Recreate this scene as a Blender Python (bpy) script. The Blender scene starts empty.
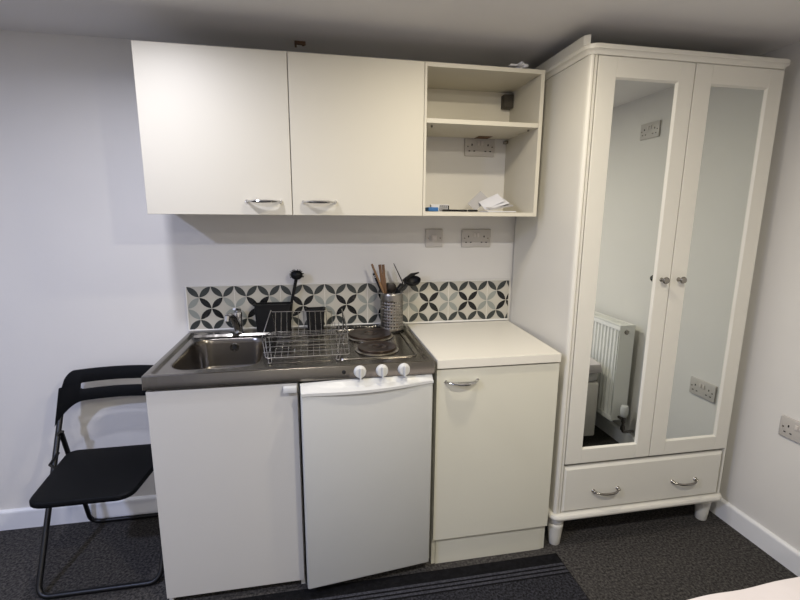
import bpy, bmesh, math, random
from mathutils import Vector, Matrix, Euler
random.seed(7)
C = bpy.context.scene.collection
S = bpy.context.scene
PI = math.pi

# ------------------------------------------------------------------ camera
YAW, PITCH, ROLL, FPX = 0.1876, -0.1874, 0.0073, 445.95
cd = bpy.data.cameras.new('camera'); cam = bpy.data.objects.new('camera', cd); C.objects.link(cam)
f_ = Vector((math.sin(YAW)*math.cos(PITCH), math.cos(YAW)*math.cos(PITCH), math.sin(PITCH)))
r0 = Vector((math.cos(YAW), -math.sin(YAW), 0)); u0 = r0.cross(f_)
r_ = math.cos(ROLL)*r0 + math.sin(ROLL)*u0; u_ = -math.sin(ROLL)*r0 + math.cos(ROLL)*u0
M3 = Matrix((r_, u_, -f_)).transposed().to_4x4(); M3.translation = (0.576, -2.117, 1.4232)
cam.matrix_world = M3
cd.sensor_fit = 'HORIZONTAL'; cd.sensor_width = 36; cd.lens = FPX/800*36; cd.clip_start = 0.02
S.camera = cam

# ------------------------------------------------------------------ world, light, exposure
w = bpy.data.worlds.new('world'); S.world = w; w.use_nodes = True
w.node_tree.nodes['Background'].inputs[0].default_value = (0.6, 0.7, 0.9, 1)
w.node_tree.nodes['Background'].inputs[1].default_value = 0.3
S.view_settings.view_transform = 'Standard'; S.view_settings.look = 'None'
S.view_settings.gamma = 1; S.view_settings.use_curve_mapping = False
S.view_settings.exposure = 1.2
HC = 2.1085          # ceiling height
XR, XL, YF = 2.472, -1.7, -3.9
# (x, y, watt, colour, disc size)
LAMPS = [(0.02, -0.76, 3.7, (0.86, 0.87, 1.0), 0.07, 'SPOT', 'cool white downlight in the ceiling before the wall cabinets, nearest the chair'),
         (1.12, -0.93, 3.7, (1.0, 0.90, 0.72), 0.07, 'SPOT', 'warm downlight in the ceiling before the open shelf unit'),
         (1.25, -1.95, 9.8, (1.0, 0.94, 0.80), 0.10, 'SPOT', 'warm downlight in the ceiling over the foot end of the bed'),
         (0.35, -3.0, 7.0, (1.0, 0.94, 0.86), 0.12, 'SPOT', 'downlight in the ceiling at the back of the room'),
         (-0.9, -2.0, 17.0, (0.54, 0.63, 1.0), 0.12, 'SPOT', 'added cool fill light under the ceiling on the left of the room')]  # last entry is a fill light added to brighten and cool the left wall

# ------------------------------------------------------------------ materials
def lin(c):
    return tuple(((v/255)/12.92 if v/255 <= .04045 else ((v/255+.055)/1.055)**2.4) for v in c) + (1,)
def mat(name, col, rough=.5, metal=0., bump=None, vary=None, spec=.5, coat=0., aniso=0.):
    m = bpy.data.materials.new(name); m.use_nodes = True
    nt = m.node_tree; b = nt.nodes['Principled BSDF']
    b.inputs['Base Color'].default_value = lin(col); b.inputs['Roughness'].default_value = rough
    b.inputs['Metallic'].default_value = metal; b.inputs['Specular IOR Level'].default_value = spec
    b.inputs['Coat Weight'].default_value = coat
    b.inputs['Anisotropic'].default_value = aniso
    tc = nt.nodes.new('ShaderNodeTexCoord')
    if vary:     # (scale, amount, stretch)
        n = nt.nodes.new('ShaderNodeTexNoise'); n.inputs['Scale'].default_value = vary[0]; n.inputs['Detail'].default_value = 4
        mp = nt.nodes.new('ShaderNodeMapping'); mp.inputs['Scale'].default_value = vary[2] if len(vary) > 2 else (1,1,1)
        nt.links.new(tc.outputs['Object'], mp.inputs[0]); nt.links.new(mp.outputs[0], n.inputs['Vector'])
        r = nt.nodes.new('ShaderNodeValToRGB')
        c = lin(col); a = vary[1]
        r.color_ramp.elements[0].position = .3; r.color_ramp.elements[1].position = .7
        r.color_ramp.elements[0].color = tuple(min(1, v*(1-a)) for v in c[:3])+(1,)
        r.color_ramp.elements[1].color = tuple(min(1, v*(1+a)) for v in c[:3])+(1,)
        nt.links.new(n.outputs['Fac'], r.inputs[0]); nt.links.new(r.outputs[0], b.inputs['Base Color'])
    if bump:     # (scale, strength, distance, stretch)
        n = nt.nodes.new('ShaderNodeTexNoise'); n.inputs['Scale'].default_value = bump[0]; n.inputs['Detail'].default_value = 3
        mp = nt.nodes.new('ShaderNodeMapping'); mp.inputs['Scale'].default_value = bump[3] if len(bump) > 3 else (1,1,1)
        nt.links.new(tc.outputs['Object'], mp.inputs[0]); nt.links.new(mp.outputs[0], n.inputs['Vector'])
        k = nt.nodes.new('ShaderNodeBump'); k.inputs['Strength'].default_value = bump[1]; k.inputs['Distance'].default_value = bump[2]
        nt.links.new(n.outputs['Fac'], k.inputs['Height']); nt.links.new(k.outputs[0], b.inputs['Normal'])
    return m
M = dict(
    wall=mat('wall_paint', (214,211,205), .75, bump=(60,.12,.002), vary=(2.5,.015)),
    ceiling=mat('ceiling_paint', (222,220,218), .7, bump=(50,.12,.002)),
    trim=mat('trim_gloss', (226,226,226), .35),
    cab=mat('cream_laminate', (198,193,178), .55, bump=(220,.04,.001)),
    cabin=mat('cream_laminate_inner', (218,212,196), .5),
    fridge=mat('fridge_enamel', (186,186,181), .33, bump=(500,.05,.0006)),
    plastic=mat('white_plastic', (196,196,193), .35),
    worktop=mat('white_worktop', (216,212,200), .4),
    base=mat('cream_base_laminate', (207,204,188), .42),
    sinkdoor=mat('grey_white_door', (194,191,183), .42),
    wardrobe=mat('wardrobe_paint', (212,209,199), .42, bump=(30,.06,.001,(6,6,.3))),
    mirror=mat('mirror_glass', (222,226,222), .015, 1.0),
    chrome=mat('chrome', (205,205,205), .12, 1.0),
    nickel=mat('dark_nickel', (150,146,140), .22, 1.0),
    steel=mat('brushed_steel', (132,128,121), .2, 1.0, bump=(1,.35,.012,(9,.4,.4))),
    holder=mat('holder_steel', (150,146,139), .28, 1.0),
    bowl=mat('sink_steel', (116,111,104), .22, 1.0, bump=(30,.05,.0005,(1,1,10))),
    plate=mat('hot_plate_iron', (66,54,45), .34, .75, vary=(22,.5)),
    ring=mat('hot_plate_rim', (190,186,178), .2, 1.0),
    black=mat('black_plastic', (9,9,10), .5, spec=.3),
    chairseat=mat('chair_black_plastic', (7,8,10), .6, spec=.15, bump=(400,.15,.0004)),
    chairtube=mat('black_enamel_tube', (9,9,10), .4, spec=.4),
    dark=mat('dark_gap', (14,13,12), .8),
    socket=mat('socket_plastic', (184,179,172), .4),
    sockswitch=mat('socket_rocker', (200,193,186), .35),
    wood=mat('spoon_wood', (128,98,66), .6, vary=(40,.25,(1,1,.2))),
    wooddark=mat('tongs_wood', (104,76,52), .6, vary=(40,.25,(1,1,.2))),
    tile=mat('tile_glaze', (182,178,166), .28, vary=(9,.05)),
    tilegrey=mat('tile_grey_leaf', (138,142,136), .28),
    tiledark=mat('tile_dark_grey_leaf', (50,54,52), .28, vary=(60,.2)),
    tileblack=mat('tile_black_leaf', (15,16,17), .25),
    grout=mat('white_sealant', (222,220,214), .5),
    paper=mat('paper', (206,206,210), .7),
    papergrey=mat('grey_card', (166,164,164), .7),
    blue=mat('blue_packet', (34,92,150), .5),
    brown=mat('rust_brown', (92,66,44), .7, vary=(60,.3)),
    sheet=mat('bed_sheet', (198,191,191), .85, bump=(7,.35,.02)),
    divan=mat('divan_fabric', (190,186,180), .85, bump=(200,.2,.001)),
    greyfab=mat('mattress_ticking', (168,166,164), .9),
    rad=mat('radiator_enamel', (226,226,222), .3),
    bracket=mat('bracket_brown_plastic', (62,56,46), .6),
    darkspoon=mat('dark_brown_plastic', (34,27,22), .5),
    copper=mat('pipe_metal', (110,106,102), .3, 1.0),
    lamp=None)
# carpet: dark charcoal loop pile with pale flecks
def carpet(name, base, fleck, scale=260, amt=.62):
    m = bpy.data.materials.new(name); m.use_nodes = True; nt = m.node_tree; b = nt.nodes['Principled BSDF']
    b.inputs['Roughness'].default_value = .95; b.inputs['Specular IOR Level'].default_value = .15
    tc = nt.nodes.new('ShaderNodeTexCoord')
    n = nt.nodes.new('ShaderNodeTexNoise'); n.inputs['Scale'].default_value = scale; n.inputs['Detail'].default_value = 3; n.inputs['Roughness'].default_value = .7
    n2 = nt.nodes.new('ShaderNodeTexNoise'); n2.inputs['Scale'].default_value = scale*.22; n2.inputs['Detail'].default_value = 4
    for q in (n, n2): nt.links.new(tc.outputs['Object'], q.inputs['Vector'])
    mx = nt.nodes.new('ShaderNodeMath'); mx.operation = 'MULTIPLY_ADD'; mx.inputs[1].default_value = .5
    nt.links.new(n2.outputs['Fac'], mx.inputs[0])
    m2 = nt.nodes.new('ShaderNodeMath'); m2.operation = 'MULTIPLY'; m2.inputs[1].default_value = .5
    nt.links.new(n.outputs['Fac'], m2.inputs[0]); nt.links.new(m2.outputs[0], mx.inputs[2])
    r = nt.nodes.new('ShaderNodeValToRGB'); r.color_ramp.elements[0].position = .43; r.color_ramp.elements[1].position = amt
    r.color_ramp.elements[0].color = lin(base); r.color_ramp.elements[1].color = lin(fleck)
    nt.links.new(mx.outputs[0], r.inputs[0]); nt.links.new(r.outputs[0], b.inputs['Base Color'])
    k = nt.nodes.new('ShaderNodeBump'); k.inputs['Strength'].default_value = .8; k.inputs['Distance'].default_value = .004
    nt.links.new(mx.outputs[0], k.inputs['Height']); nt.links.new(k.outputs[0], b.inputs['Normal'])
    return m
M['carpet'] = carpet('charcoal_carpet', (38,37,36), (98,94,90), 480, .66)
M['mat'] = carpet('mat_pile', (17,17,19), (62,62,68), 520, .64)
M['matedge'] = carpet('mat_black_band', (9,9,10), (22,22,24), 300)
M['matstripe'] = carpet('mat_grey_stripe', (44,44,49), (74,74,80), 500)
lm = bpy.data.materials.new('lamp_glow'); lm.use_nodes = True
lb = lm.node_tree.nodes['Principled BSDF']; lb.inputs['Emission Color'].default_value = (1,.95,.9,1); lb.inputs['Emission Strength'].default_value = 3
M['lamp'] = lm

# ------------------------------------------------------------------ helpers
def tag(o, label=None, cat=None, group=None, kind=None):
    if label: o['label'] = label
    if cat: o['category'] = cat
    if group: o['group'] = group
    if kind: o['kind'] = kind
    return o
def thing(name, label, cat, loc=(0,0,0), rz=0, group=None):
    o = bpy.data.objects.new(name, None); C.objects.link(o); o.location = loc; o.rotation_euler = (0,0,rz)
    o.empty_display_size = .05
    return tag(o, label, cat, group)
def obj(name, bm, mats, parent=None, smooth=False, mw=None):
    """link the bmesh as one mesh object; world coordinates unless mw is given"""
    if not isinstance(mats, (list, tuple)): mats = [mats]
    bmesh.ops.recalc_face_normals(bm, faces=bm.faces[:])
    me = bpy.data.meshes.new(name); bm.to_mesh(me); bm.free()
    for m in mats: me.materials.append(M[m] if isinstance(m, str) else m)
    if smooth:
        for p in me.polygons: p.use_smooth = True
        try: me.set_sharp_from_angle(angle=math.radians(38))
        except Exception: pass
    o = bpy.data.objects.new(name, me); C.objects.link(o)
    if parent is not None:
        o.parent = parent
        if mw is None:      # mesh given in world coordinates: keep it there
            o.matrix_parent_inverse = pw(parent).inverted()
    return o
def pw(p):
    m = Matrix.LocRotScale(p.location, p.rotation_euler, p.scale)
    return (pw(p.parent) @ p.matrix_parent_inverse @ m) if p.parent else m
def struct(name, bm, m, smooth=False):
    return tag(obj(name, bm, m, smooth=smooth), kind='structure')
def box(bm, x0, x1, y0, y1, z0, z1, bev=0, mi=0, seg=2):
    t = bmesh.new()
    bmesh.ops.create_cube(t, size=1)
    bmesh.ops.scale(t, vec=(abs(x1-x0), abs(y1-y0), abs(z1-z0)), verts=t.verts)
    bmesh.ops.translate(t, vec=((x0+x1)/2, (y0+y1)/2, (z0+z1)/2), verts=t.verts)
    if bev: bmesh.ops.bevel(t, geom=t.edges[:], offset=bev, segments=seg, affect='EDGES', profile=.5)
    merge(bm, t, mi)
def merge(bm, t, mi=0, mtx=None):
    if mtx is not None: bmesh.ops.transform(t, matrix=mtx, verts=t.verts)
    vm = {v: bm.verts.new(v.co) for v in t.verts}
    for f in t.faces:
        try: nf = bm.faces.new([vm[v] for v in f.verts]); nf.material_index = mi; nf.smooth = f.smooth
        except ValueError: pass
    t.free()
def B(*a, **k):
    bm = bmesh.new(); box(bm, *a, **k); return bm
def loft(bm, loops, close=True, cap0=True, cap1=True, mi=0):
    vs = [[bm.verts.new(p) for p in L] for L in loops]; n = len(vs[0])
    for a, b in zip(vs, vs[1:]):
        for i in range(n if close else n-1):
            j = (i+1) % n
            f = bm.faces.new((a[i], a[j], b[j], b[i])); f.material_index = mi
    if cap0: bm.faces.new(vs[0][::-1]).material_index = mi
    if cap1: bm.faces.new(vs[-1]).material_index = mi
    return vs
def lathe(bm, prof, c=(0,0,0), n=24, axis='z', mi=0, cap0=True, cap1=True):
    L = []
    for r, h in prof:
        ring = []
        for i in range(n):
            a = 2*PI*i/n; u, v = r*math.cos(a), r*math.sin(a)
            p = {'z': (u, v, h), 'y': (u, h, v), 'x': (h, u, v)}[axis]
            ring.append((c[0]+p[0], c[1]+p[1], c[2]+p[2]))
        L.append(ring)
    loft(bm, L, cap0=cap0, cap1=cap1, mi=mi)
def tube(bm, pts, r, n=8, mi=0, closed=False, flat=None):
    pts = [Vector(p) for p in pts]; N = len(pts)
    rs = r if isinstance(r, (list, tuple)) else [r]*N
    T = []
    for i in range(N):
        a = pts[(i-1) % N] if (closed or i) else pts[0]; b = pts[(i+1) % N] if (closed or i < N-1) else pts[-1]
        T.append((b-a).normalized())
    up = Vector((0,0,1)) if abs(T[0].z) < .9 else Vector((1,0,0))
    nrm = T[0].cross(up).normalized(); loops = []
    for i in range(N):
        nrm = (nrm - T[i]*nrm.dot(T[i])).normalized(); bn = T[i].cross(nrm)
        fl = flat or (1, 1)
        loops.append([pts[i] + nrm*(math.cos(2*PI*k/n)*rs[i]*fl[0]) + bn*(math.sin(2*PI*k/n)*rs[i]*fl[1]) for k in range(n)])
    if closed:
        vs = loft(bm, loops, cap0=False, cap1=False, mi=mi)
        a, b = vs[-1], vs[0]
        for k in range(n):
            j = (k+1) % n
            try: bm.faces.new((a[k], a[j], b[j], b[k])).material_index = mi
            except ValueError: pass
    else: loft(bm, loops, mi=mi)
def fillet(pts, r, k=6, closed=False):
    """round the corners of a polyline"""
    pts = [Vector(p) for p in pts]; out = []; N = len(pts)
    for i, p in enumerate(pts):
        if not closed and i in (0, N-1): out.append(p); continue
        a, b = pts[i-1]-p, pts[(i+1) % N]-p
        d = min(r, a.length*.48, b.length*.48); A = p+a.normalized()*d; Bq = p+b.normalized()*d
        for s in range(k+1):
            t = s/k; out.append(A*(1-t)**2 + p*2*t*(1-t) + Bq*t*t)
    return out
def rrect(x0, x1, y0, y1, r, z, n=6):
    out = []
    for cx, cy, a0 in ((x1-r, y1-r, 0), (x0+r, y1-r, 90), (x0+r, y0+r, 180), (x1-r, y0+r, 270)):
        for k in range(n+1):
            a = math.radians(a0+90*k/n); out.append((cx+r*math.cos(a), cy+r*math.sin(a), z))
    return out
def prism(bm, poly, z0, z1, mi=0):
    loft(bm, [[(x, y, z0) for x, y in poly], [(x, y, z1) for x, y in poly]], mi=mi)

# ------------------------------------------------------------------ the room
struct('floor', B(XL-.1, XR+.1, YF-.1, .1, -.1, 0), 'carpet')
struct('ceiling', B(XL-.1, XR+.1, YF-.1, .1, HC, HC+.1), 'ceiling')
struct('wall_back', B(XL-.1, XR+.1, 0, .1, 0, HC), 'wall')
struct('wall_right', B(XR, XR+.1, YF, 0, 0, HC), 'wall')
struct('wall_left', B(XL-.1, XL, YF, 0, 0, HC), 'wall')
struct('wall_front', B(XL-.1, XR+.1, YF-.1, YF, 0, HC), 'wall')
def skirting(name, along, a0, a1, off, sgn):
    prof = [(0,0), (.015,0), (.015,.082), (.0135,.088), (.009,.0925), (.004,.095), (0,.095)]
    bm = bmesh.new(); loops = []
    for a in (a0, a1):
        loops.append([((a, off-d*sgn, z) if along == 'x' else (off-d*sgn, a, z)) for d, z in prof])
    loft(bm, loops); struct(name, bm, 'trim')
skirting('baseboard_back', 'x', XL, -.001, 0, 1)
skirting('baseboard_right', 'y', YF, -.0001, XR, 1)
skirting('baseboard_left', 'y', YF, -.016, XL, -1)

# ceiling downlights, standing above the top edge of the picture
for x, y, wt, col, sz, kd, lab in LAMPS:
    t = thing('ceiling_downlight' if kd == 'SPOT' else 'ceiling_bulb', lab, 'ceiling light', (x, y, HC), 0, 'ceiling lights')
    bm = bmesh.new(); R = sz/2
    if kd == 'SPOT':
        prof = [(R+.012, HC-.0005), (R+.012, HC-.004), (R+.006, HC-.007), (R+.001, HC-.006), (R, HC-.002)]
        lathe(bm, prof, (x, y, 0), 32); obj('bezel', bm, 'chrome', t, True)
        ld = bpy.data.lights.new('downlight_lamp', 'AREA'); ld.shape = 'DISK'; ld.size = sz; dz = -.012; ld.spread = math.radians(166 if y > -.8 else 180)
    else:
        lathe(bm, [(.045, HC-.0005), (.045, HC-.012), (.022, HC-.022), (.020, HC-.06), (.014, HC-.066)], (x, y, 0), 24); obj('lamp_holder', bm, 'plastic', t, True)
        ld = bpy.data.lights.new('bulb_lamp', 'POINT'); ld.shadow_soft_size = .045; dz = -.115
    ld.energy = wt; ld.color = col
    lo = bpy.data.objects.new(ld.name, ld); C.objects.link(lo); lo.parent = t; lo.location = (0, 0, dz)

# small rusty bracket left on the ceiling
bm = bmesh.new(); box(bm, .516, .560, -.125, -.118, HC-.014, HC-.0005, .001); box(bm, .516, .560, -.118, -.088, HC-.004, HC-.0005, .001)
box(bm, .516, .524, -.118, -.088, HC-.014, HC-.004, .001); box(bm, .545, .555, -.118, -.095, HC-.010, HC-.004, .001)
tag(obj('ceiling_bracket', bm, 'brown'), 'small rusty brown bracket on the ceiling above the wall cabinets', 'bracket')

# ------------------------------------------------------------------ tiled splashback
TX0, TX1, TZ0, TZ1 = .004, 1.543, .9000, 1.1032
bm = bmesh.new()
box(bm, TX0, TX1, -.0070, 0, TZ0, TZ1, 0, 0)
box(bm, TX0-.006, TX0, -.009, 0, TZ0, TZ1+.003, .001, 4)
box(bm, TX0, TX1, -.0085, 0, TZ1, TZ1+.003, .0008, 4)
box(bm, TX0, 1.0, -.011, -.0071, TZ0, TZ0+.006, .001, 4)
box(bm, 1.0, TX1, -.013, -.0071, TZ0-.004, TZ0+.004, .001, 4)
cell = .0508
def leaf(cx, cz, up, mi):
    L, W, n = cell*.68, cell*.262, 10
    d = Vector((1, 0, 1 if up else -1)).normalized(); q = Vector((-d.z, 0, d.x))
    rim = []
    for s in (1, -1):
        for k in range(n):
            t = -1+2*k/n; t = t*s
            wdt = W*(1-t*t)**.95
            rim.append(Vector((cx, -.0074, cz)) + d*(L*t) + q*(wdt*s*-1))
    rim = [v for v in rim]
    for v in rim: v.x = max(TX0+.0005, min(TX1-.0005, v.x))
    vs = [bm.verts.new(v) for v in rim]
    try: bm.faces.new(vs).material_index = mi
    except ValueError: pass
i = 0
while TX0+cell*i < TX1-.012:
    for j in range(4):
        up = (i+j) % 2 == 1
        mi = 2 if j in (0, 3) else (3 if i % 4 in (1, 2) else 1)
        leaf(TX0+cell*(i+.5), TZ1-cell*(j+.5), up, mi)
    i += 1
# grout seams between the 200 mm tiles
for k in range(1, 8):
    x = TX0+4*cell*k
    box(bm, x-.0007, x+.0007, -.0073, -.0068, TZ0, TZ1, 0, 4)
o = obj('tiled_splashback', bm, ['tile', 'tilegrey', 'tiledark', 'tileblack', 'grout'])
tag(o, 'strip of leaf patterned black, grey and cream wall tiles behind the sink and worktop', 'splashback')

# ------------------------------------------------------------------ sockets
def wall_socket(loc, rz, label, double=True, group='white plastic wall sockets'):
    t = thing('wall_socket' if double else 'switched_spur', label, 'socket' if double else 'switch', loc, rz, group if double else None)
    W = .150 if double else .086; H = .087
    def mk(name, bm, m):
        o = obj(name, bm, m, t, True, mw=1); return o
    bm = bmesh.new(); box(bm, -W/2, W/2, -.010, 0, -H/2, H/2, .0035, 0, 3); mk('face_plate', bm, 'socket')
    # raised middle panel is part of the plate; pins, rockers and screws are parts
    if double:
        for s in (-1, 1):
            bm = bmesh.new(); c = s*.040
            box(bm, c-.0025, c+.0025, -.0112, -.0095, .004, .013)
            mk('pin_hole', bm, 'dark')
            for e in (-.012, .012): mk('pin_hole', B(c+e-.004, c+e+.004, -.0112, -.0095, -.022, -.0175), 'dark')
            bm = bmesh.new(); box(bm, s*.009-.006, s*.009+.006, -.0145, -.0095, .006, .026, .0015); mk('rocker_switch', bm, 'sockswitch')
            bm = bmesh.new(); lathe(bm, [(.0032, -.0095), (.0032, -.0113), (.001, -.0113)], (s*.0605, 0, 0), 12, 'y'); mk('screw', bm, 'nickel')
    else:
        bm = bmesh.new(); box(bm, -.012, .012, -.0145, -.0095, -.014, .014, .002); mk('rocker_switch', bm, 'sockswitch')
        for s in (-1, 1):
            bm = bmesh.new(); lathe(bm, [(.0032, -.0095), (.0032, -.0113), (.001, -.0113)], (s*.0302, 0, 0), 12, 'y'); mk('screw', bm, 'nickel')
        bm = bmesh.new(); box(bm, -.024, -.017, -.0112, -.0095, -.012, .012, .001); mk('fuse_holder', bm, 'papergrey')
    return t
wall_socket((1.142, 0, 1.3165), 0, 'single switch plate on the back wall, left of the double socket', False)
wall_socket((1.356, 0, 1.3155), 0, 'double socket on the back wall above the tiles, below the open shelves')
wall_socket((1.357, 0, 1.7455), 0, 'double socket inside the open shelf unit, just under its shelf')
wall_socket((XR, -.783, .577), -PI/2, 'double socket low on the right wall beside the wardrobe')
wall_socket((XR, -1.350, 1.908), -PI/2, 'double socket high on the right wall, seen in the left mirror')

# ------------------------------------------------------------------ cabinet handle
def bow_handle(parent, cx, y, z, W=.124, depth=.030, m='chrome', name='handle', droop=.001, rr=.0072):
    bm = bmesh.new(); pts = []; rs = []; n = 20
    for k in range(n+1):
        t = -1+2*k/n
        pts.append((cx+t*W/2, y-.0035-depth*(1-abs(t)**2.6)**.9 + (0), z-droop*(1-t*t)))
        rs.append(rr*(.45+.75*(1-t*t)))
    tube(bm, pts, rs, 10, flat=(1.3, .8))
    for s in (-1, 1): lathe(bm, [(.0058, y-.0045), (.0058, y), ], (cx+s*W/2*.985, 0, z), 12, 'y')
    return obj(name, bm, m, parent, True)

# ------------------------------------------------------------------ wall cabinets
DW, ZB, ZT = -.320, 1.4224, 2.003
t = thing('wall_cabinet', 'white two-door wall cabinet above the sink and hob', 'cabinet', (.495, 0, ZB))
bm = bmesh.new(); x0, x1 = -.021, 1.0070; p = .016
box(bm, x0, x0+p, -.300, 0, ZB, ZT, .0008); box(bm, x1-p, x1, -.300, 0, ZB, ZT, .0008)
box(bm, x0+p, x1-p, -.300, 0, ZB, ZB+p); box(bm, x0+p, x1-p, -.300, 0, ZT-p, ZT)
box(bm, .487, .503, -.300, -.004, ZB+p, ZT-p); box(bm, x0+p, x1-p, -.006, -.002, ZB+p, ZT-p)
obj('carcass', bm, 'cab', t)
for a, b, hx in ((-.022, .4925, .390), (.4955, 1.0072, .597)):
    d = obj('door', B(a, b, DW, -.3015, ZB-.001, ZT, .0015), 'cab', t)
    bow_handle(d, hx, DW, 1.4725)

t = thing('open_shelf_unit', 'white open wall unit with one shelf, between wall cabinet and wardrobe', 'shelf unit', (1.26, 0, ZB))
bm = bmesh.new(); x0, x1 = 1.0085, 1.5075; p = .016
box(bm, x0, x0+.010, DW, 0, ZB, ZT, .0008); box(bm, x1-p, x1, DW, 0, ZB, ZT, .0008)
box(bm, x0+.010, x1-p, DW, 0, ZB, ZB+p, .0006); box(bm, x0+.010, x1-p, DW, 0, ZT-p, ZT, .0006)
obj('carcass', bm, 'cab', t)
obj('back_panel', B(x0+.010, x1-p, -.024, -.018, 1.7905, ZT-p), 'cabin', t)
obj('shelf', B(x0+.010+.0005, x1-p-.0005, DW+.002, -.018, 1.782, 1.7995, .0008), 'cab', t)
for xx, yy in ((1.052, -.27), (1.472, -.27), (1.052, -.06)):
    bm = bmesh.new(); lathe(bm, [(.0045, 1.7745), (.0045, 1.7815)], (xx, yy, 0), 10); obj('shelf_peg', bm, 'nickel', t)
obj('cable_notch', B(1.322, 1.388, -.085, -.019, 1.7805, 1.7818, .0004), 'brown', t)   # worn brown cut-out under the shelf
bm = bmesh.new(); box(bm, x1-p-.046, x1-p-.0005, -.066, -.026, 1.913, 1.972, .002); box(bm, x1-p-.034, x1-p-.030, -.056, -.032, 1.915, 1.958, .001)
obj('hanging_bracket', bm, 'bracket', t)
bm = bmesh.new(); box(bm, x1-p-.018, x1-p-.0005, -.030, -.004, 1.762, 1.776, .002); lathe(bm, [(.005, -.036), (.005, -.030)], (x1-p-.010, 0, 1.769), 10, 'y')
obj('wall_hook', bm, 'nickel', t)

# clutter in the open unit
zf = ZB+.018+.0005
def sheetobj(name, pts, th, m, label, cat, group=None):
    """thin bent card from a list of two edge polylines"""
    bm = bmesh.new(); a, b = pts; n = len(a)
    va = [[bm.verts.new(p) for p in a], [bm.verts.new(p) for p in b]]
    for i in range(n-1): bm.faces.new((va[0][i], va[0][i+1], va[1][i+1], va[1][i]))
    o = obj(name, bm, m, smooth=True)
    s = o.modifiers.new('s', 'SOLIDIFY'); s.thickness = th; s.offset = 0
    return tag(o, label, cat, group)
tag(obj('letter', B(1.300, 1.430, -.285, -.185, zf, zf+.004, .0008), 'paper'), 'lowest flat white letter in the open unit', 'letter', 'loose letters in the open unit')
def letter(rot, c, size, m, label, th=.0012):
    bm = bmesh.new(); box(bm, -size[0]/2, size[0]/2, -size[1]/2, size[1]/2, -th/2, th/2)
    o = obj('letter', bm, m); o.rotation_euler = rot; o.location = c
    return tag(o, label, 'letter', 'loose letters in the open unit')
letter((math.radians(14), math.radians(-9), .10), (1.372, -.225, zf+.026), (.112, .066), 'papergrey', 'slightly tilted letter near the bottom of the white pile', .002)
letter((math.radians(24), math.radians(-17), .04), (1.362, -.215, zf+.036), (.104, .066), 'paper', 'white letter fanned over the pile in the open unit', .0015)
letter((math.radians(36), math.radians(-24), -.05), (1.348, -.205, zf+.0455), (.094, .062), 'paper', 'topmost fanned white letter of the pile', .0015)
letter((math.radians(64), math.radians(-42), .12), (1.300, -.165, zf+.0485), (.084, .050), 'papergrey', 'grey letter leaning steeply at the left of the pile', .0015)
tag(obj('blue_packet', B(1.040, 1.083, -.29, -.23, zf, zf+.017, .003), 'blue'), 'small blue packet at the left end of the open unit floor', 'packet')
bm = bmesh.new(); box(bm, 1.070, 1.150, -.215, -.19, zf, zf+.030, .002); box(bm, 1.108, 1.150, -.2165, -.2145, zf+.004, zf+.026, 0, 1)
for k in range(4): box(bm, 1.112+k*.009, 1.116+k*.009, -.2172, -.2164, zf+.006, zf+.024, 0, 0)
tag(obj('small_carton', bm, ['paper', 'black']), 'small black and white carton on the open unit floor', 'box')
for k, (a, b, yy, tw) in enumerate(((1.105, 1.185, -.25, .2), (1.165, 1.225, -.235, -.15), (1.215, 1.262, -.27, .1))):
    bm = bmesh.new(); lathe(bm, [(.001, -(b-a)/2), (.0045, -(b-a)/2+.006), (.0045, (b-a)/2-.004), (.003, (b-a)/2)], (0,0,0), 10, 'x')
    o = obj('pen', bm, 'black', smooth=True); o.location = ((a+b)/2, yy, zf+.0046); o.rotation_euler = (0,0,tw)
    tag(o, ['black pen before the small carton', 'middle black pen on the open unit floor', 'shortest black pen, beside the letters'][k], 'pen', 'pens in the open unit')

# crumpled white bag end on top of the open unit
bm = bmesh.new(); bmesh.ops.create_icosphere(bm, subdivisions=3, radius=1)
for v in bm.verts:
    k = 1+.28*math.sin(7*v.co.x+3*v.co.z)+.22*math.sin(9*v.co.y+5*v.co.x); v.co = Vector((v.co.x*.024*k, v.co.y*.03*k, v.co.z*.012*k))
zmin = min(v.co.z for v in bm.verts); bmesh.ops.translate(bm, vec=(1.415, -.285, ZT-zmin+.0003), verts=bm.verts)
box(bm, 1.33, 1.40, -.292, -.284, ZT+.0005, ZT+.006, .002); box(bm, 1.365, 1.405, -.30, -.280, ZT+.014, ZT+.022, .003)
tag(obj('crumpled_plastic', bm, 'paper', smooth=True), 'crumpled white plastic on top of the open shelf unit', 'wrapper')

# ------------------------------------------------------------------ sink unit (stainless top with bowl, drainer, hob)
H, LIP, D = .8967, .0492, .5914
SB = (.058, .362, -.520, -.128)      # bowl opening
t = thing('steel_sink_top', 'stainless steel top with sink bowl, drainer, two hot plates and front knobs', 'sink', (.5, 0, H-LIP))
bm = bmesh.new()
def R4(i, z, r=.004): return rrect(i, 1.0-i, -D+i, -.0135-i, r, z)
loft(bm, [R4(.012, H-LIP, .003), R4(0, H-LIP, .003), R4(0, H-.004, .003), R4(.0012, H-.0012, .004), R4(.004, H, .005), R4(.018, H, .012), R4(.022, H-.0015, .012), R4(.028, H-.0065, .012), R4(.033, H-.008, .012)], cap0=False, cap1=False)
zi = H-.008
a = rrect(.033, .40, -D+.033, -.0465, .0125, zi)
b = rrect(SB[0]-.006, SB[1]+.006, SB[2]-.006, SB[3]+.006, .076, zi)
loft(bm, [a, b], cap0=False, cap1=False)
vs = [bm.verts.new(p) for p in rrect(.3995, .967, -D+.033, -.0465, .0125, zi)]; bm.faces.new(vs)
# raised back ledge behind the bowl, with a sloping bright face
loft(bm, [[(.04, -.047, zi), (.04, -.0885, zi), (.04, -.081, H+.001), (.04, -.047, H+.001)], [(.385, -.047, zi), (.385, -.0885, zi), (.385, -.081, H+.001), (.385, -.047, H+.001)]])
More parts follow.
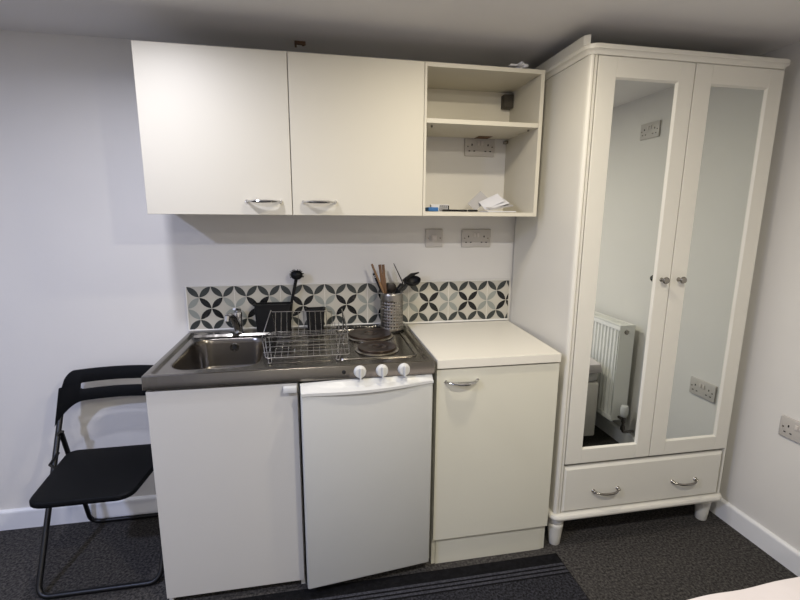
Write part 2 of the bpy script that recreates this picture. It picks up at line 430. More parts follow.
# drainer ribs and hob panel outline
for k in range(9):
    yy = -.50+k*.045
    box(bm, .405, .620, yy-.004, yy+.004, zi-.001, zi+.0025, .0015)
tube(bm, fillet([(.655, -.50, zi+.001), (.95, -.50, zi+.001), (.95, -.065, zi+.001), (.655, -.065, zi+.001)], .02, 5, True), .0045, 8, closed=True)
obj('steel_top', bm, 'steel', t, True)
bm = bmesh.new()
def RB(i, z, r): return rrect(SB[0]+i, SB[1]-i, SB[2]+i, SB[3]-i, r, z, 6)
loft(bm, [RB(-.006, zi+.0002, .076), RB(-.002, zi-.0005, .073), RB(0, zi-.003, .07), RB(.004, zi-.02, .068), RB(.012, zi-.115, .062), RB(.020, zi-.133, .056), RB(.036, zi-.143, .045), RB(.10, zi-.146, .02), RB(.140, zi-.147, .008)], cap0=False)
bowl = obj('sink_bowl', bm, 'bowl', t, True)
bowl.modifiers.new('s', 'SOLIDIFY').thickness = .0008
bm = bmesh.new(); lathe(bm, [(.006, -.1335), (.0175, -.1335), (.019, -.1365), (.0175, -.1395), (.010, -.1385), (.009, -.136)], (.216, 0, H-.046), 24, 'y')
ov = obj('overflow_ring', bm, 'chrome', bowl, True)
bm = bmesh.new(); lathe(bm, [(.0095, -.1365), (.0095, -.1388)], (.216, 0, H-.046), 20, 'y'); box(bm, .2145, .2175, -.1395, -.1385, H-.055, H-.037)
obj('overflow_hole', bm, 'dark', bowl)
bm = bmesh.new(); lathe(bm, [(.034, 0), (.036, .002), (.032, .003), (.024, .001), (.010, .001), (.008, .004)], (.21, -.33, zi-.1465), 24)
obj('drain', bm, 'chrome', bowl, True)
# hot plates
for cx, cy, r in ((.806, -.182, .097), (.810, -.393, .079)):
    bm = bmesh.new(); lathe(bm, [(r+.008, zi), (r+.010, zi+.003), (r+.006, zi+.006), (r, zi+.007)], (cx, cy, 0), 48)
    q = obj('hot_plate', bm, 'ring', t, True)
    bm = bmesh.new(); lathe(bm, [(r, zi+.006), (r, zi+.0135), (r-.002, zi+.0155), (r*.62, zi+.0155), (r*.60, zi+.0148), (r*.36, zi+.0148), (r*.34, zi+.0155), (r*.25, zi+.0155), (r*.23, zi+.013), (.004, zi+.013)], (cx, cy, 0), 48)
    obj('cast_iron_disc', bm, 'plate', q, True)
# vent strip behind the hob
bm = bmesh.new(); box(bm, .655, .868, -.062, -.030, H-.001, H+.007, .002)
v = obj('vent_strip', bm, 'steel', t)
for k in range(14): obj('vent_slot', B(.664+k*.0145, .672+k*.0145, -.0632, -.036, H+.0015, H+.0076), 'dark', v)
# control knobs
for kx in (.721, .801, .8815):
    bm = bmesh.new(); y0 = -D; zc = .8720
    lathe(bm, [(.0225, y0-.0005), (.0225, y0-.005), (.0205, y0-.008), (.0195, y0-.017), (.0175, y0-.0195), (.004, y0-.020)], (kx, 0, zc), 28, 'y')
    kn = obj('control_knob', bm, 'plastic', t, True)
    obj('knob_grip', B(kx-.0032, kx+.0032, y0-.030, y0-.017, zc-.0215, zc+.0195, .002), 'plastic', kn)
bm = bmesh.new(); lathe(bm, [(.0072, -D), (.0072, -D-.0025), (.0055, -D-.0035)], (.664, 0, .8725), 16, 'y')
obj('pilot_light', bm, 'dark', t, True)

# mixer tap
zt = H+.0013
t = thing('mixer_tap', 'small chrome mixer tap behind the sink bowl', 'tap', (.228, -.068, zt))
bm = bmesh.new(); lathe(bm, [(.022, zt), (.022, zt+.006), (.0175, zt+.010), (.0165, zt+.05), (.018, zt+.088), (.017, zt+.096), (.008, zt+.100)], (.228, -.068, 0), 24)
obj('tap_body', bm, 'chrome', t, True)
bm = bmesh.new(); tube(bm, [(.226, -.066, zt+.012), (.221, -.090, zt+.045), (.213, -.112, zt+.078), (.203, -.133, zt+.094), (.197, -.146, zt+.092)], [.016, .0165, .016, .0145, .013], 14)
tube(bm, [(.197, -.146, zt+.096), (.195, -.150, zt+.074)], .0115, 12)
obj('spout', bm, 'chrome', t, True)
bm = bmesh.new(); tube(bm, [(.228, -.068, zt+.098), (.227, -.058, zt+.107), (.223, -.084, zt+.113), (.218, -.098, zt+.116)], [.013, .010, .006, .0055], 10, flat=(1.3, .8))
obj('lever', bm, 'chrome', t, True)

# ------------------------------------------------------------------ sink base cabinet
t = thing('sink_cabinet', 'pale grey-white one-door cabinet under the sink', 'cabinet', (.25, 0, 0))
bm = bmesh.new(); zt2 = H-LIP-.001
box(bm, .006, .022, -.563, -.014, .0, zt2, .0008); box(bm, .486, .502, -.563, -.014, 0, zt2, .0008)
box(bm, .022, .486, -.563, -.014, .06, .076); box(bm, .022, .486, -.020, -.014, .076, zt2); box(bm, .022, .486, -.52, -.505, 0, .06)
box(bm, .022, .486, -.563, -.50, zt2-.016, zt2)
obj('carcass', bm, 'sinkdoor', t)
d = obj('door', B(.0065, .4995, -.584, -.565, .037, .838, .0012), 'sinkdoor', t)
bm = bmesh.new(); box(bm, .452, .4985, -.600, -.5842, .818, .833, .003); box(bm, .452, .4985, -.606, -.600, .811, .833, .0025)
obj('handle', bm, 'plastic', d, True)

# ------------------------------------------------------------------ fridge (door a touch ajar, hinged on the right)
t = thing('undercounter_fridge', 'small white fridge under the hob, its door slightly ajar', 'fridge', (.75, 0, 0))
bm = bmesh.new(); box(bm, .514, .986, -.535, -.04, .035, .828, .006)
body = obj('body', bm, 'fridge', t)
for fx in (.54, .96):
    for fy in (-.51, -.08):
        bm = bmesh.new(); lathe(bm, [(.016, 0), (.016, .012), (.009, .014), (.009, .036)], (fx, fy, 0), 16); obj('foot', bm, 'black', t, True)
HX, HY, ANG = .988, -.545, math.radians(FRA) if 'FRA' in globals() else math.radians(6.2)
dm = Matrix.Translation((HX, HY, 0)) @ Matrix.Rotation(ANG, 4, 'Z')
def door_obj(name, bm, m, parent, smooth=False):
    bmesh.ops.transform(bm, matrix=dm, verts=bm.verts); return obj(name, bm, m, parent, smooth)
DWD = .482
bm = bmesh.new(); box(bm, -DWD, 0, -.050, -.006, .046, .8115, .006, 0, 3)
d = door_obj('door', bm, 'fridge', t, True)
# moulded top trim with the swooping finger pull
bm = bmesh.new(); loops = []
n = 24
for k in range(n+1):
    s = k/n; x = -DWD+s*DWD
    dip = math.sin(PI*min(1, max(0, (s-.06)/.88)))**1.0 if .06 < s < .94 else 0
    zt3 = .8435; yo = -.053; yb = -.006
    lo = .8125
    yf2 = -.053-.010*dip; zf2 = .826-.006*dip
    loops.append([(x, yb, lo), (x, yb, zt3), (x, -.026, zt3), (x, -.034, zt3-.020*dip), (x, yf2+.008, zf2-.002), (x, yf2, zf2-.004), (x, yf2, zf2-.014), (x, yo, lo)])
loft(bm, loops); door_obj('handle', bm, 'plastic', d, True)
bm = bmesh.new(); box(bm, -DWD+.010, -.010, -.0055, -.0005, .060, .815, .002); door_obj('door_seal', bm, 'papergrey', d)

# ------------------------------------------------------------------ right hand base cabinet and worktop
t = thing('base_cabinet', 'cream one-door base cabinet between fridge and wardrobe', 'cabinet', (1.265, 0, 0))
x0, x1 = 1.0125, 1.519
bm = bmesh.new(); zt3 = .8585
box(bm, x0, x0+.016, -.552, -.014, 0, zt3, .0008); box(bm, x1-.016, x1, -.552, -.014, 0, zt3, .0008)
box(bm, x0+.016, x1-.016, -.540, -.014, .122, .138); box(bm, x0+.016, x1-.016, -.020, -.014, .138, zt3); box(bm, x0+.016, x1-.016, -.540, -.48, zt3-.016, zt3)
obj('carcass', bm, 'base', t)
obj('plinth', B(x0+.0165, x1-.0165, -.556, -.535, .0005, .121, .0008), 'base', t)
d = obj('door', B(x0+.001, x1-.001, -.5700, -.5530, .1225, .852, .0012), 'base', t)
bow_handle(d, 1.112, -.5700, .8045, .128, .030, 'chrome', rr=.0078)
bm = bmesh.new(); poly = [(x0-.0005, -.581), (1.517, -.581), (1.544, -.0145), (x0-.0005, -.0145)]
prism(bm, poly, .8590, .8939); bmesh.ops.bevel(bm, geom=bm.edges[:], offset=.0018, segments=2, affect='EDGES')
tag(obj('worktop', bm, 'worktop', smooth=True), 'white laminate worktop on the cream base cabinet beside the hob', 'worktop')

# ------------------------------------------------------------------ wardrobe
YW = -.561; XA, XB = 1.553, 2.387
t = thing('wardrobe', 'tall cream wardrobe with two mirrored doors, one drawer and turned feet', 'wardrobe', ((XA+XB)/2, -.28, 0))
bm = bmesh.new()
box(bm, XA, XA+.018, YW+.030, -.020, .165, 1.988, .001); box(bm, XB-.018, XB, YW+.030, -.020, .165, 1.988, .001)
box(bm, XA+.018, XB-.018, YW+.03, -.004, .165, .183); box(bm, XA+.018, XB-.018, YW+.03, -.004, 1.970, 1.988)
box(bm, XA+.018, XB-.018, YW+.03, -.014, .384, .394); box(bm, XA+.018, XB-.018, -.010, -.014, .183, 1.97)
obj('carcass', bm, 'wardrobe', t)
# rounded front stiles with a bead
for s, e in ((1, XA), (-1, XB)):
    bm = bmesh.new(); W = .030; prof = [(0, .032), (0, .013), (.0015, .007), (.005, .0025), (.010, 0), (.0135, 0), (.0165, .007), (.0185, .007), (.0205, .001), (.027, .001), (.0285, .006), (W, .006), (W, .032)]
    if s < 0: prof = [(0, .032), (0, .006), (.003, .001), (.006, 0), (.009, .0015), (.009, .032)]
    loft(bm, [[(e+s*u, YW+v, z) for u, v in prof] for z in (.166, 1.988)]); obj('corner_stile', bm, 'wardrobe', t, True)
# base slab, cornice
def slab(name, xa, xb, yf, z0, z1, prof, r=.022):
    bm = bmesh.new(); loops = []
    for o_, z in prof:
        L = [(xb+o_, -.004, z)] + [(xb+o_-(r*.0), -.1, z)]
        cxr, cy = xb-r, yf+r
        L = [(xb+o_, -.004, z)]
        for k in range(7):
            a = math.radians(0-90*k/6); L.append((cxr+(r+o_)*math.cos(a), cy+(r+o_)*math.sin(a), z))
        cxl = xa+r
        for k in range(7):
            a = math.radians(-90-90*k/6); L.append((cxl+(r+o_)*math.cos(a), cy+(r+o_)*math.sin(a), z))
        L.append((xa-o_, -.004, z)); loops.append(L)
    loft(bm, loops); return obj(name, bm, 'wardrobe', t, True)
slab('base_moulding', XA, XB, YW, .14, .165, [(.006, .140), (.014, .1405), (.019, .147), (.019, .155), (.014, .163), (.004, .1655)])
slab('cornice', XA, XB, YW, 1.975, 2.012, [(.002, 1.9882), (.006, 1.989), (.008, 1.996), (.014, 2.003), (.0195, 2.005), (.0195, 2.018), (.016, 2.0215), (-.01, 2.0225)])
bm = bmesh.new(); prism(bm, [(1.548, -.515), (1.566, -.530), (1.570, -.525), (1.570, -.01), (1.548, -.01)], 2.0228, 2.064)
obj('top_board', bm, 'wardrobe', t)
def wdoor(xa, xb, mxa, mxb, knobx, side):
    z0, z1, m0, m1 = .396, 1.9872, .459, 1.919
    yb, yf = YW+.019, YW
    bm = bmesh.new()
    box(bm, xa, mxa, yf, yb, z0, z1, .0015); box(bm, mxb, xb, yf, yb, z0, z1, .0015)
    box(bm, mxa, mxb, yf+.0003, yb, m1, z1, .0012); box(bm, mxa, mxb, yf+.0003, yb, z0, m0, .0012)
    # chamfered inner bead
    b_ = .006
    loft(bm, [[(mxa, yf+.001, m0), (mxb, yf+.001, m0), (mxb, yf+.001, m1), (mxa, yf+.001, m1)], [(mxa+b_, yf+.010, m0+b_), (mxb-b_, yf+.010, m0+b_), (mxb-b_, yf+.010, m1-b_), (mxa+b_, yf+.010, m1-b_)]], cap0=False, cap1=False)
    d = obj('door', bm, 'wardrobe', t)
    obj('mirror', B(mxa+.001, mxb-.001, yf+.0095, yf+.014, m0+.001, m1-.001), 'mirror', d)
    bm = bmesh.new(); zc = 1.176
    lathe(bm, [(.009, yf), (.008, yf-.004), (.0055, yf-.008), (.0055, yf-.015), (.011, yf-.019), (.0145, yf-.025), (.012, yf-.031), (.004, yf-.033)], (knobx, 0, zc), 20, 'y')
    obj('knob', bm, 'nickel', d, True)
wdoor(1.5850, 1.9835, 1.658, 1.9185, 1.944, 1)
wdoor(1.9875, 2.3775, 2.060, 2.318, 2.023, -1)
bm = bmesh.new(); dz0, dz1 = .170, .381
loft(bm, [[(1.586, YW+.02, dz0), (2.370, YW+.02, dz0), (2.370, YW+.02, dz1), (1.586, YW+.02, dz1)], [(1.586, YW+.006, dz0), (2.370, YW+.006, dz0), (2.370, YW+.006, dz1), (1.586, YW+.006, dz1)],
          [(1.594, YW-.001, dz0+.008), (2.362, YW-.001, dz0+.008), (2.362, YW-.001, dz1-.012), (1.594, YW-.001, dz1-.012)]])
dr = obj('drawer_front', bm, 'wardrobe', t)
for hx in (1.787, 2.180):
    bm = bmesh.new(); y0 = YW-.001; zc = .257; W = .118; pts = []
    n = 22
    for k in range(n+1):
        s = -1+2*k/n; pts.append((hx+s*W/2, y0-.008-.022*(1-abs(s)**3), zc-.003*(1-s*s)+.002))
    tube(bm, pts, [.0042+.0012*(1-(2*k/n-1)**2) for k in range(n+1)], 10)
    for s in (-1, 1): lathe(bm, [(.009, y0), (.008, y0-.003), (.0055, y0-.006), (.0060, y0-.012), (.003, y0-.016)], (hx+s*W/2, 0, zc+.002), 14, 'y')
    obj('handle', bm, 'nickel', dr, True)
for fx in (XA+.030, XB-.020):
    for fy in ((YW+.036 if fx < 2 else YW+.06), -.05):
        bm = bmesh.new(); lathe(bm, [(.0225, 0), (.0245, .004), (.0285, .045), (.0325, .088), (.0335, .097), (.031, .102), (.027, .104), (.028, .108), (.034, .112), (.0355, .122), (.034, .132), (.031, .1402)], (fx, fy, 0), 28)
        obj('foot', bm, 'wardrobe', t, True)

# ------------------------------------------------------------------ folding chair
t = thing('folding_chair', 'black folding chair with slotted plastic backrest, against the wall left of the sink', 'chair', (-.27, -.25, 0))
cx = -.268
bm = bmesh.new(); w0, w1 = .211, .240
P = [(cx-w1, -.10, .60), (cx-w0, -.465, .0115), (cx+w0, -.465, .0115), (cx+w1, -.10, .60)]
tube(bm, fillet(P, .045, 8), .0108, 10); obj('front_frame', bm, 'chairtube', t, True)
bm = bmesh.new(); w2 = .218
P = [(cx-.226, -.150, .520), (cx-w2, -.035, .0105), (cx+w2, -.035, .0105), (cx+.226, -.150, .520)]
tube(bm, fillet(P, .045, 8), .0098, 10); obj('rear_frame', bm, 'chairtube', t, True)
for s in (-1, 1):
    bm = bmesh.new(); tube(bm, [(cx+s*.236, -.163, .512), (cx+s*.226, -.156, .524), (cx+s*.218, -.150, .518)], .0085, 8); obj('pivot', bm, 'chairtube', t, True)
    bm = bmesh.new(); tube(bm, [(cx+s*.225, -.190, .4475), (cx+s*.222, -.26, .434), (cx+s*.170, -.30, .424)], .006, 8); obj('seat_bracket', bm, 'chairtube', t, True)
# seat
def seat_loop(z, sh):
    out = []
    pts = [(-.165+sh, -.545+sh), (.165-sh, -.545+sh), (.203-sh, -.175-sh), (-.203+sh, -.175-sh)]
    pts = [Vector((cx+.012+a, b, z)) for a, b in pts]
    q = fillet(pts, .05, 6, True)
    for p in q: p.z += -.012*((p.y+.545)/.37-.0)*0 + .006*(abs(p.x-cx)/.2)**2
    return q
bm = bmesh.new(); loft(bm, [seat_loop(.428, .006), seat_loop(.4235, .001), seat_loop(.4265, -.001), seat_loop(.440, -.001), seat_loop(.4445, .002), seat_loop(.446, .008)])
obj('seat', bm, 'chairseat', t, True)
# backrest: curved shell with a long slot
bm = bmesh.new(); NX = 64; Wb = .258; cols = []
xs = [-1+2*k/NX for k in range(NX+1)]
def ztop(u): a = abs(u); return .772-.006*u*u-(.075*max(0, (a-.80)/.20)**2.4)
def zbot(u):
    a = abs(u); return .640-.010*a*a-(.0 if a < .62 else .090*((a-.62)/.38)**2.0)
SL = .70
for u in xs:
    a = abs(u); zt4, zb4 = ztop(u), zbot(u); hs = 0
    if a < SL: hs = .0145*math.sqrt(max(0, 1-max(0, (a-(SL-.055))/.055)**2))
    mid = .7025-.008*a*a
    if a > .955: zt4 = .697-(a-.955)/.045*.02
    y = -.072-.030*a*a*1.0
    col = []
    for z in (zb4, mid-hs, mid+hs, zt4):
        col.append(bm.verts.new((cx+.004+u*(Wb-.034*min(1.3, max(0, (z-.56)/.2))), y-(.77-z)*.14, z)))
    cols.append((col, a < SL))
for (c0, s0), (c1, s1) in zip(cols, cols[1:]):
    for k in range(3):
        if k == 1 and s0 and s1: continue
        vs_ = (c0[k], c1[k], c1[k+1], c0[k+1])
        try: bm.faces.new(vs_)
        except ValueError: pass
o = obj('backrest', bm, 'chairseat', t, True)
s = o.modifiers.new('s', 'SOLIDIFY'); s.thickness = .014; s.offset = 0
b_ = o.modifiers.new('b', 'BEVEL'); b_.width = .003; b_.segments = 2; b_.limit_method = 'ANGLE'

# ------------------------------------------------------------------ dish rack
zr = zi+.0026
t = thing('dish_rack', 'folding chrome wire dish rack standing on the drainer', 'dish rack', (.52, -.30, zr))
xa, xb = .352, .692
ZTR = .925
def zt_(y): return (.9085+(y+.12)/(-.17)*.0235) if y > -.29 else .932-(y+.29)/(-.20)*.026
bm = bmesh.new()
tube(bm, fillet([(xa+.02, -.12, zt_(-.12)), (xb, -.12, zt_(-.12)), (xb+.006, -.29, .932), (xb, -.49, zt_(-.49)), (xa+.035, -.49, zt_(-.49)), (xa, -.29, .932)], .012, 4, True), .0019, 8, closed=True)
for k in range(13):
    x = xa+.040+k*.0235; tube(bm, [(x, -.121, zt_(-.12)), (x, -.29, .932), (x+.002, -.489, zt_(-.49))], .0010, 6)
for y in (-.17, -.225, -.29, -.34, -.39, -.44): tube(bm, [(xa+.02, y, zt_(y)), (xb, y, zt_(y))], .0012 if y != -.29 else .0019, 6)
obj('tray', bm, 'chrome', t, True)
for n_, (x, top) in enumerate(((xa+.032, 1.026), (xb-.010, 1.022))):
    bm = bmesh.new()
    dx = -.030 if n_ == 0 else .020
    tube(bm, fillet([(x+.012, -.125, .9105), (x, -.195, top), (x+dx, -.288, .934)], .008, 4), .0020, 8)
    obj('end_frame', bm, 'chrome', t, True)
bm = bmesh.new(); tube(bm, [(xa+.034, -.200, 1.017), (.640, -.200, 1.013)], .0018, 8)
for k in range(11):
    x = xa+.050+k*.0235; tube(bm, [(x, -.200, 1.015), (x+.002, -.283, .935)], .0013, 6)
for k in range(4):
    x = .632+k*.016; tube(bm, [(x, -.262, .978), (x, -.288, .934)], .0013, 6)
obj('plate_holder', bm, 'chrome', t, True)
for x, sg in ((xa+.012, 1), (xb-.006, -1)):
    bm = bmesh.new()
    tube(bm, fillet([(x, -.288, .930), (x+sg*.034, -.512, zr+.0016), (x+sg*.045, -.508, zr+.0016), (x+sg*.016, -.288, .930)], .012, 4), .0020, 8)
    obj('foot_loop', bm, 'chrome', t, True)
for x in (xa+.02, xb-.02):
    bm = bmesh.new(); tube(bm, fillet([(x, -.122, .909), (x, -.115, zr+.0016), (x+.01, -.115, zr+.0016), (x+.01, -.122, .909)], .005, 3), .0018, 6)
    obj('rear_foot', bm, 'chrome', t, True)

# black caddy behind the rack with a washing-up brush, and a small black holder
zc = H+.0015
t = thing('washing_up_caddy', 'black open plastic caddy against the tiles beside the tap', 'caddy', (.385, -.045, zc))
def tub(x0, x1, y0, y1, z0, z1, r, th=.003, fl=.006):
    bm = bmesh.new()
    L = [rrect(x0+fl, x1-fl, y0+fl*.5, y1-fl*.5, r, z0), rrect(x0, x1, y0, y1, r, z1-.006), rrect(x0-.005, x1+.005, y0-.004, y1+.002, r, z1-.006), rrect(x0-.005, x1+.005, y0-.004, y1+.002, r, z1),
         rrect(x0+th, x1-th, y0+th, y1-th, r, z1), rrect(x0+fl+th, x1-fl-th, y0+fl*.5+th, y1-fl*.5-th, r, z0+th)]
    loft(bm, L); return bm
obj('tub', tub(.297, .461, -.068, -.014, zc, 1.024, .010), 'black', t, True)
t = thing('dish_brush', 'black dish brush standing head up in the black caddy', 'brush', (.455, -.04, zc+.01))
bm = bmesh.new(); tube(bm, [(.448, -.040, .915), (.462, -.042, 1.03), (.476, -.046, 1.09), (.486, -.052, 1.135)], [.006, .0065, .0075, .008], 10); obj('handle', bm, 'black', t, True)
bm = bmesh.new(); bmesh.ops.create_uvsphere(bm, u_segments=24, v_segments=14, radius=1)
for v in bm.verts: v.co = Vector((v.co.x*.027, v.co.y*.018, v.co.z*.022))
bmesh.ops.translate(bm, vec=(.489, -.054, 1.154), verts=bm.verts); hd = obj('brush_head', bm, 'black', t, True)
bm = bmesh.new()
for k in range(90):
    a = random.uniform(0, 2*PI); e = random.uniform(-.5, 1.2); dv = Vector((math.cos(a)*math.cos(e), -abs(math.sin(a)*math.cos(e)), math.sin(e)))
    p0 = Vector((.489, -.054, 1.154)) + Vector((dv.x*.025, dv.y*.016, dv.z*.020)); tube(bm, [p0, p0+dv*.009], [.0012, .0006], 4)
obj('bristles', bm, 'black', hd)
t = thing('sponge_holder', 'small square black holder behind the dish rack', 'holder', (.575, -.045, zc))
obj('tub', tub(.525, .610, -.060, -.016, zi+.0086, .995, .008), 'black', t, True)

# ------------------------------------------------------------------ utensil holder
ux, uy, ur, uz0, uz1 = .920, -.100, .0525, zi+.0003, 1.072
t = thing('utensil_holder', 'perforated stainless steel cylinder behind the hot plates holding kitchen utensils', 'utensil holder', (ux, uy, uz0))
bm = bmesh.new(); NA = 24; zs = [uz0, uz0+.022]; holes = set()
nrow = 9; hgt = (uz1-.030-zs[-1])/nrow
for k in range(nrow):
    b0 = zs[0]+.022+k*hgt; zs += [b0+hgt*.42, b0+hgt]; holes.add(len(zs)-3)
zs += [uz1-.012, uz1]
angs = []
for k in range(NA): angs += [2*PI*k/NA, 2*PI*(k+.5)/NA]
G = [[bm.verts.new((ux+ur*math.cos(a), uy+ur*math.sin(a), z)) for a in angs] for z in zs]
for i in range(len(zs)-1):
    for j in range(len(angs)):
        if i in holes and j % 2 == 0: continue
        k = (j+1) % len(angs); bm.faces.new((G[i][j], G[i][k], G[i+1][k], G[i+1][j]))
sh = obj('perforated_cylinder', bm, 'holder', t, True)
s = sh.modifiers.new('s', 'SOLIDIFY'); s.thickness = .0012; s.offset = -1
bm = bmesh.new(); tube(bm, [(ux+ur*math.cos(2*PI*k/40), uy+ur*math.sin(2*PI*k/40), uz1) for k in range(40)], .0018, 8, closed=True); obj('rolled_rim', bm, 'chrome', t, True)
bm = bmesh.new(); lathe(bm, [(ur-.002, uz0+.001), (ur-.002, uz0+.003)], (ux, uy, 0), 32); obj('base', bm, 'dark', t)
bm = bmesh.new(); tube(bm, [(ux+(ur+.0005)*math.cos(2*PI*k/40), uy+(ur+.0005)*math.sin(2*PI*k/40), uz0+.004) for k in range(40)], .003, 8, closed=True); obj('base_ring', bm, 'black', t, True)
zb_ = uz0+.006
def stick(bm, p0, p1, r0_, r1_, flat=(1, 1), n=10, k=8):
    p0, p1 = Vector(p0), Vector(p1)
    tube(bm, [p0.lerp(p1, i/k) for i in range(k+1)], [r0_+(r1_-r0_)*i/k for i in range(k+1)], n, flat=flat)
bm = bmesh.new(); stick(bm, (.950, -.112, zb_+.005), (.828, -.088, 1.203), .0045, .0052)
tag(obj('wooden_spoon', bm, 'wood', smooth=True), 'thin pale wooden handle leaning left in the utensil holder', 'spoon')
t = thing('wooden_tongs', 'dark wooden tongs with a forked end in the utensil holder', 'tongs', (.90, -.085, zb_))
for s in (-1, 1):
    bm = bmesh.new(); stick(bm, (.905+s*.002, -.085, zb_+.005), (.873+s*.0078, -.086, 1.200), .006, .0058, (.7, 1.2)); obj('arm', bm, 'wooddark', t, True)
bm = bmesh.new(); stick(bm, (.945, -.088, zb_+.01), (.840, -.082, 1.160), .007, .0095, (1, .9))
o = obj('black_spatula', bm, 'black', smooth=True); tag(o, 'black handle with a hanging hole leaning left in the utensil holder', 'spatula')
bm = bmesh.new(); tube(bm, [(.8420+.004*math.cos(2*PI*k/14), -.0920, 1.146+.0055*math.sin(2*PI*k/14)) for k in range(14)], .0014, 6, closed=True)
e = obj('hanging_hole_rim', bm, 'papergrey', o, True)
t = thing('steel_fish_slice', 'thin steel and black utensil rising from the right of the utensil holder', 'utensil', (.93, -.11, zb_))
bm = bmesh.new(); stick(bm, (.905, -.118, zb_+.004), (.955, -.112, 1.085), .003, .003); stick(bm, (.955, -.112, 1.085), (.972, -.097, 1.115), .003, .003); stick(bm, (.972, -.097, 1.115), (.930, -.088, 1.205), .0035, .0022, (1.4, .7)); obj('shaft', bm, 'black', t, True)
bm = bmesh.new(); loft(bm, [[(.956, -.095, 1.115), (.980, -.096, 1.108), (.980, -.0945, 1.108), (.956, -.0935, 1.115)], [(.925, -.0895, 1.190), (.937, -.090, 1.196), (.937, -.0885, 1.196), (.925, -.088, 1.190)]]); obj('steel_edge', bm, 'chrome', t)
t = thing('black_ladle', 'black plastic ladle resting head out over the right rim', 'ladle', (.93, -.07, zb_))
bm = bmesh.new(); stick(bm, (.900, -.098, zb_+.004), (.958, -.094, 1.082), .0055, .006); stick(bm, (.958, -.094, 1.082), (.992, -.088, 1.118), .006, .009)
obj('handle', bm, 'black', t, True)
bm = bmesh.new(); bmesh.ops.create_uvsphere(bm, u_segments=28, v_segments=16, radius=1)
bmesh.ops.delete(bm, geom=[v for v in bm.verts if v.co.z > .15], context='VERTS')
for v in bm.verts: v.co = Vector((v.co.x*.040, v.co.y*.034, v.co.z*.032))
bmesh.ops.transform(bm, matrix=Matrix.Translation((1.020, -.088, 1.128)) @ Euler((math.radians(28), math.radians(-4), 0)).to_matrix().to_4x4(), verts=bm.verts)
o = obj('ladle_bowl', bm, 'black', t, True); s = o.modifiers.new('s', 'SOLIDIFY'); s.thickness = .003
t = thing('black_spoon', 'black plastic serving spoon pointing right above the ladle', 'spoon', (.93, -.06, zb_))
bm = bmesh.new(); stick(bm, (.915, -.072, zb_+.004), (.950, -.074, 1.084), .005, .006)
tube(bm, [(.950, -.074, 1.084), (.982, -.069, 1.122), (1.020, -.068, 1.148), (1.055, -.069, 1.158)], [.006, .010, .012, .005], 12, flat=(1.6, .55)); obj('handle_and_bowl', bm, 'black', t, True)
t.children[0].name = 'spoon_body'
bm = bmesh.new(); bmesh.ops.create_uvsphere(bm, u_segments=20, v_segments=12, radius=1)
for v in bm.verts: v.co = Vector((.922+v.co.x*.024, -.070+v.co.y*.006, 1.090+v.co.z*.023))
stick(bm, (.935, -.075, zb_+.004), (.922, -.070, 1.075), .004, .005)
tag(obj('serving_spoon', bm, 'darkspoon', smooth=True), 'dark brown rounded spoon head just above the holder rim', 'spoon')

# ------------------------------------------------------------------ floor mat
MX0, MX1, MY0, MY1 = .05, 1.556, -1.295, -.594
t = thing('floor_mat', 'dark striped floor mat in front of the fridge and base cabinet', 'mat', ((MX0+MX1)/2, (MY0+MY1)/2, 0))
obj('black_border', B(MX0, MX1, MY0, MY1, .0005, .006, .002), 'matedge', t)
bm = bmesh.new(); box(bm, MX0+.004, MX1-.004, MY0+.118, MY1-.114, .0061, .0085, .001); obj('pile_field', bm, 'mat', t)
for yy in (MY1-.062, MY1-.081, MY1-.100, MY0+.062, MY0+.081, MY0+.100):
    bm = bmesh.new(); box(bm, MX0+.004, MX1-.004, yy-.0055, yy+.0055, .0061, .008, .001); obj('grey_stripe', bm, 'matstripe', t)

# ------------------------------------------------------------------ bed (its foot end is in the bottom right corner)
t = thing('bed', 'divan bed with a white sheet in the bottom right corner', 'bed', (2.28, -1.31, 0)); bed = t
bx0, bx1, by0, by1 = .93, 2.278, -3.25, -1.318
obj('divan_base', B(bx0, bx1, by0, by1-.004, .06, .415, .012), 'divan', t, True)
bm = bmesh.new(); box(bm, bx0+.005, bx1-.005, by0+.005, by1-.005, .4155, .533, .03, 0, 4); obj('mattress', bm, 'greyfab', t, True)
bm = bmesh.new(); NXs, NYs = 40, 50; g = []
def hgt_(x, y): return .5385+.004*math.sin(9*x+3*y)+.003*math.sin(17*y-5*x)+.002*math.sin(31*x)
for i in range(NXs+1):
    row = []
    for j in range(NYs+1):
        x = bx0+(bx1-bx0)*i/NXs; y = by0+(by1-by0)*j/NYs
        if i == 1: x = bx0+.005
        if i == NXs-1: x = bx1-.005
        if j == NYs-1: y = by1-.005
        z = hgt_(x, y); dx = min(x-bx0, bx1-x); dy = min(y-by0, by1-y); m_ = min(dx, dy)
        yy = y
        if m_ < .001: z -= .055+.006*math.sin(14*x+11*y)
        elif m_ < .05: z -= .003
        if j == NYs: yy = y+.006*math.sin(11*x)+.004
        row.append(bm.verts.new((x, yy, z)))
    g.append(row)
for i in range(NXs):
    for j in range(NYs): bm.faces.new((g[i][j], g[i+1][j], g[i+1][j+1], g[i][j+1]))
o = obj('sheet', bm, 'sheet', t, True); s = o.modifiers.new('s', 'SOLIDIFY'); s.thickness = .004; s.offset = 1
for fx in (bx0+.08, bx1-.08):
    for fy in (by0+.08, by1-.08):
        bm = bmesh.new(); lathe(bm, [(.025, 0), (.025, .06)], (fx, fy, 0), 16); obj('foot', bm, 'black', t)

bed.rotation_euler = (0, 0, math.radians(2.8))      # the bed stands a little askew

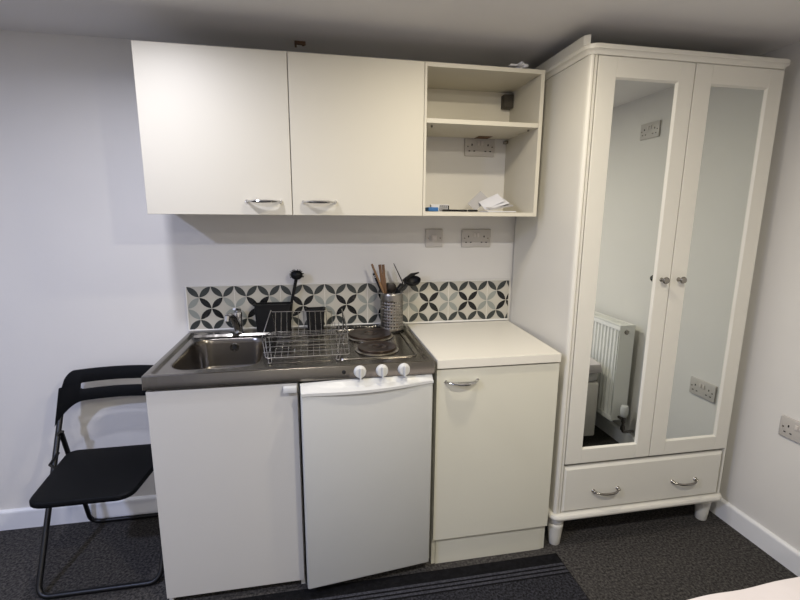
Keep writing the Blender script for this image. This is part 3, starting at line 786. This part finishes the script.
# ------------------------------------------------------------------ radiator on the right wall (seen in the left mirror)
ry0, ry1, rx0, rx1, rz0, rz1 = -2.25, -1.255, 2.332, 2.432, .185, .790
t = thing('radiator', 'white panel radiator on the right wall beside the bed', 'radiator', (XR-.04, -1.75, 0))
bm = bmesh.new(); prof = []
n = 30; L = ry1-ry0-.03
pts = []
for k in range(n):
    y = ry0+.015+L*k/n; st = L/n
    pts += [(y, 0), (y+st*.25, 0), (y+st*.4, .009), (y+st*.85, .009)]
pts.append((ry1-.015, 0))
fr = [(rx0+.002+d_, y) for y, d_ in pts]
loop = fr + [(rx0+.020, ry1-.015), (rx0+.020, ry0+.015)]
prism(bm, loop, rz0+.03, rz1-.03); box(bm, rx0+.002, rx0+.020, ry0+.004, ry1-.004, rz0, rz0+.03, .003); box(bm, rx0+.002, rx0+.020, ry0+.004, ry1-.004, rz1-.03, rz1-.003, .003)
box(bm, rx1-.02, rx1-.004, ry0+.004, ry1-.004, rz0, rz1-.003, .003)
obj('panel', bm, 'rad', t)
for yy in (ry0, ry1-.003): 
    obj('side_cover', B(rx0, rx1, yy, yy+.003, rz0+.01, rz1, .001), 'rad', t)
bm = bmesh.new(); box(bm, rx0, rx1, ry0, ry1, rz1, rz1+.003)
for k in range(48): box(bm, rx0+.02, rx1-.02, ry0+.02+k*.02, ry0+.028+k*.02, rz1+.003, rz1+.0045)
obj('top_grille', bm, 'rad', t)
bm = bmesh.new(); lathe(bm, [(.014, ry1), (.014, ry1+.006), (.010, ry1+.008)], ((rx0+rx1)/2-.006, 0, .752), 20, 'y'); obj('end_plug', bm, 'nickel', t, True)
bm = bmesh.new(); vx, vy = (rx0+rx1)/2, ry1+.045
tube(bm, [(vx, ry1-.01, .215), (vx, vy, .215), ], .009, 12); tube(bm, fillet([(vx, vy, .235), (vx, vy, .135), (XR-.016, vy, .135)], .02, 5), .0085, 12)
lathe(bm, [(.013, .15), (.015, .16), (.013, .175)], (vx, vy, 0), 12)
lathe(bm, [(.013, .20), (.013, .235)], (vx, vy, 0), 16)
v = obj('valve_pipe', bm, 'copper', t, True)
bm = bmesh.new(); lathe(bm, [(.014, .236), (.020, .245), (.023, .26), (.023, .295), (.018, .306), (.005, .308)], (vx, vy, 0), 24); obj('valve_head', bm, 'plastic', v, True)
for yy in (-2.05, -1.45): obj('wall_bracket', B(rx1-.004, XR-.0005, yy-.02, yy+.02, .3, .7), 'rad', t)
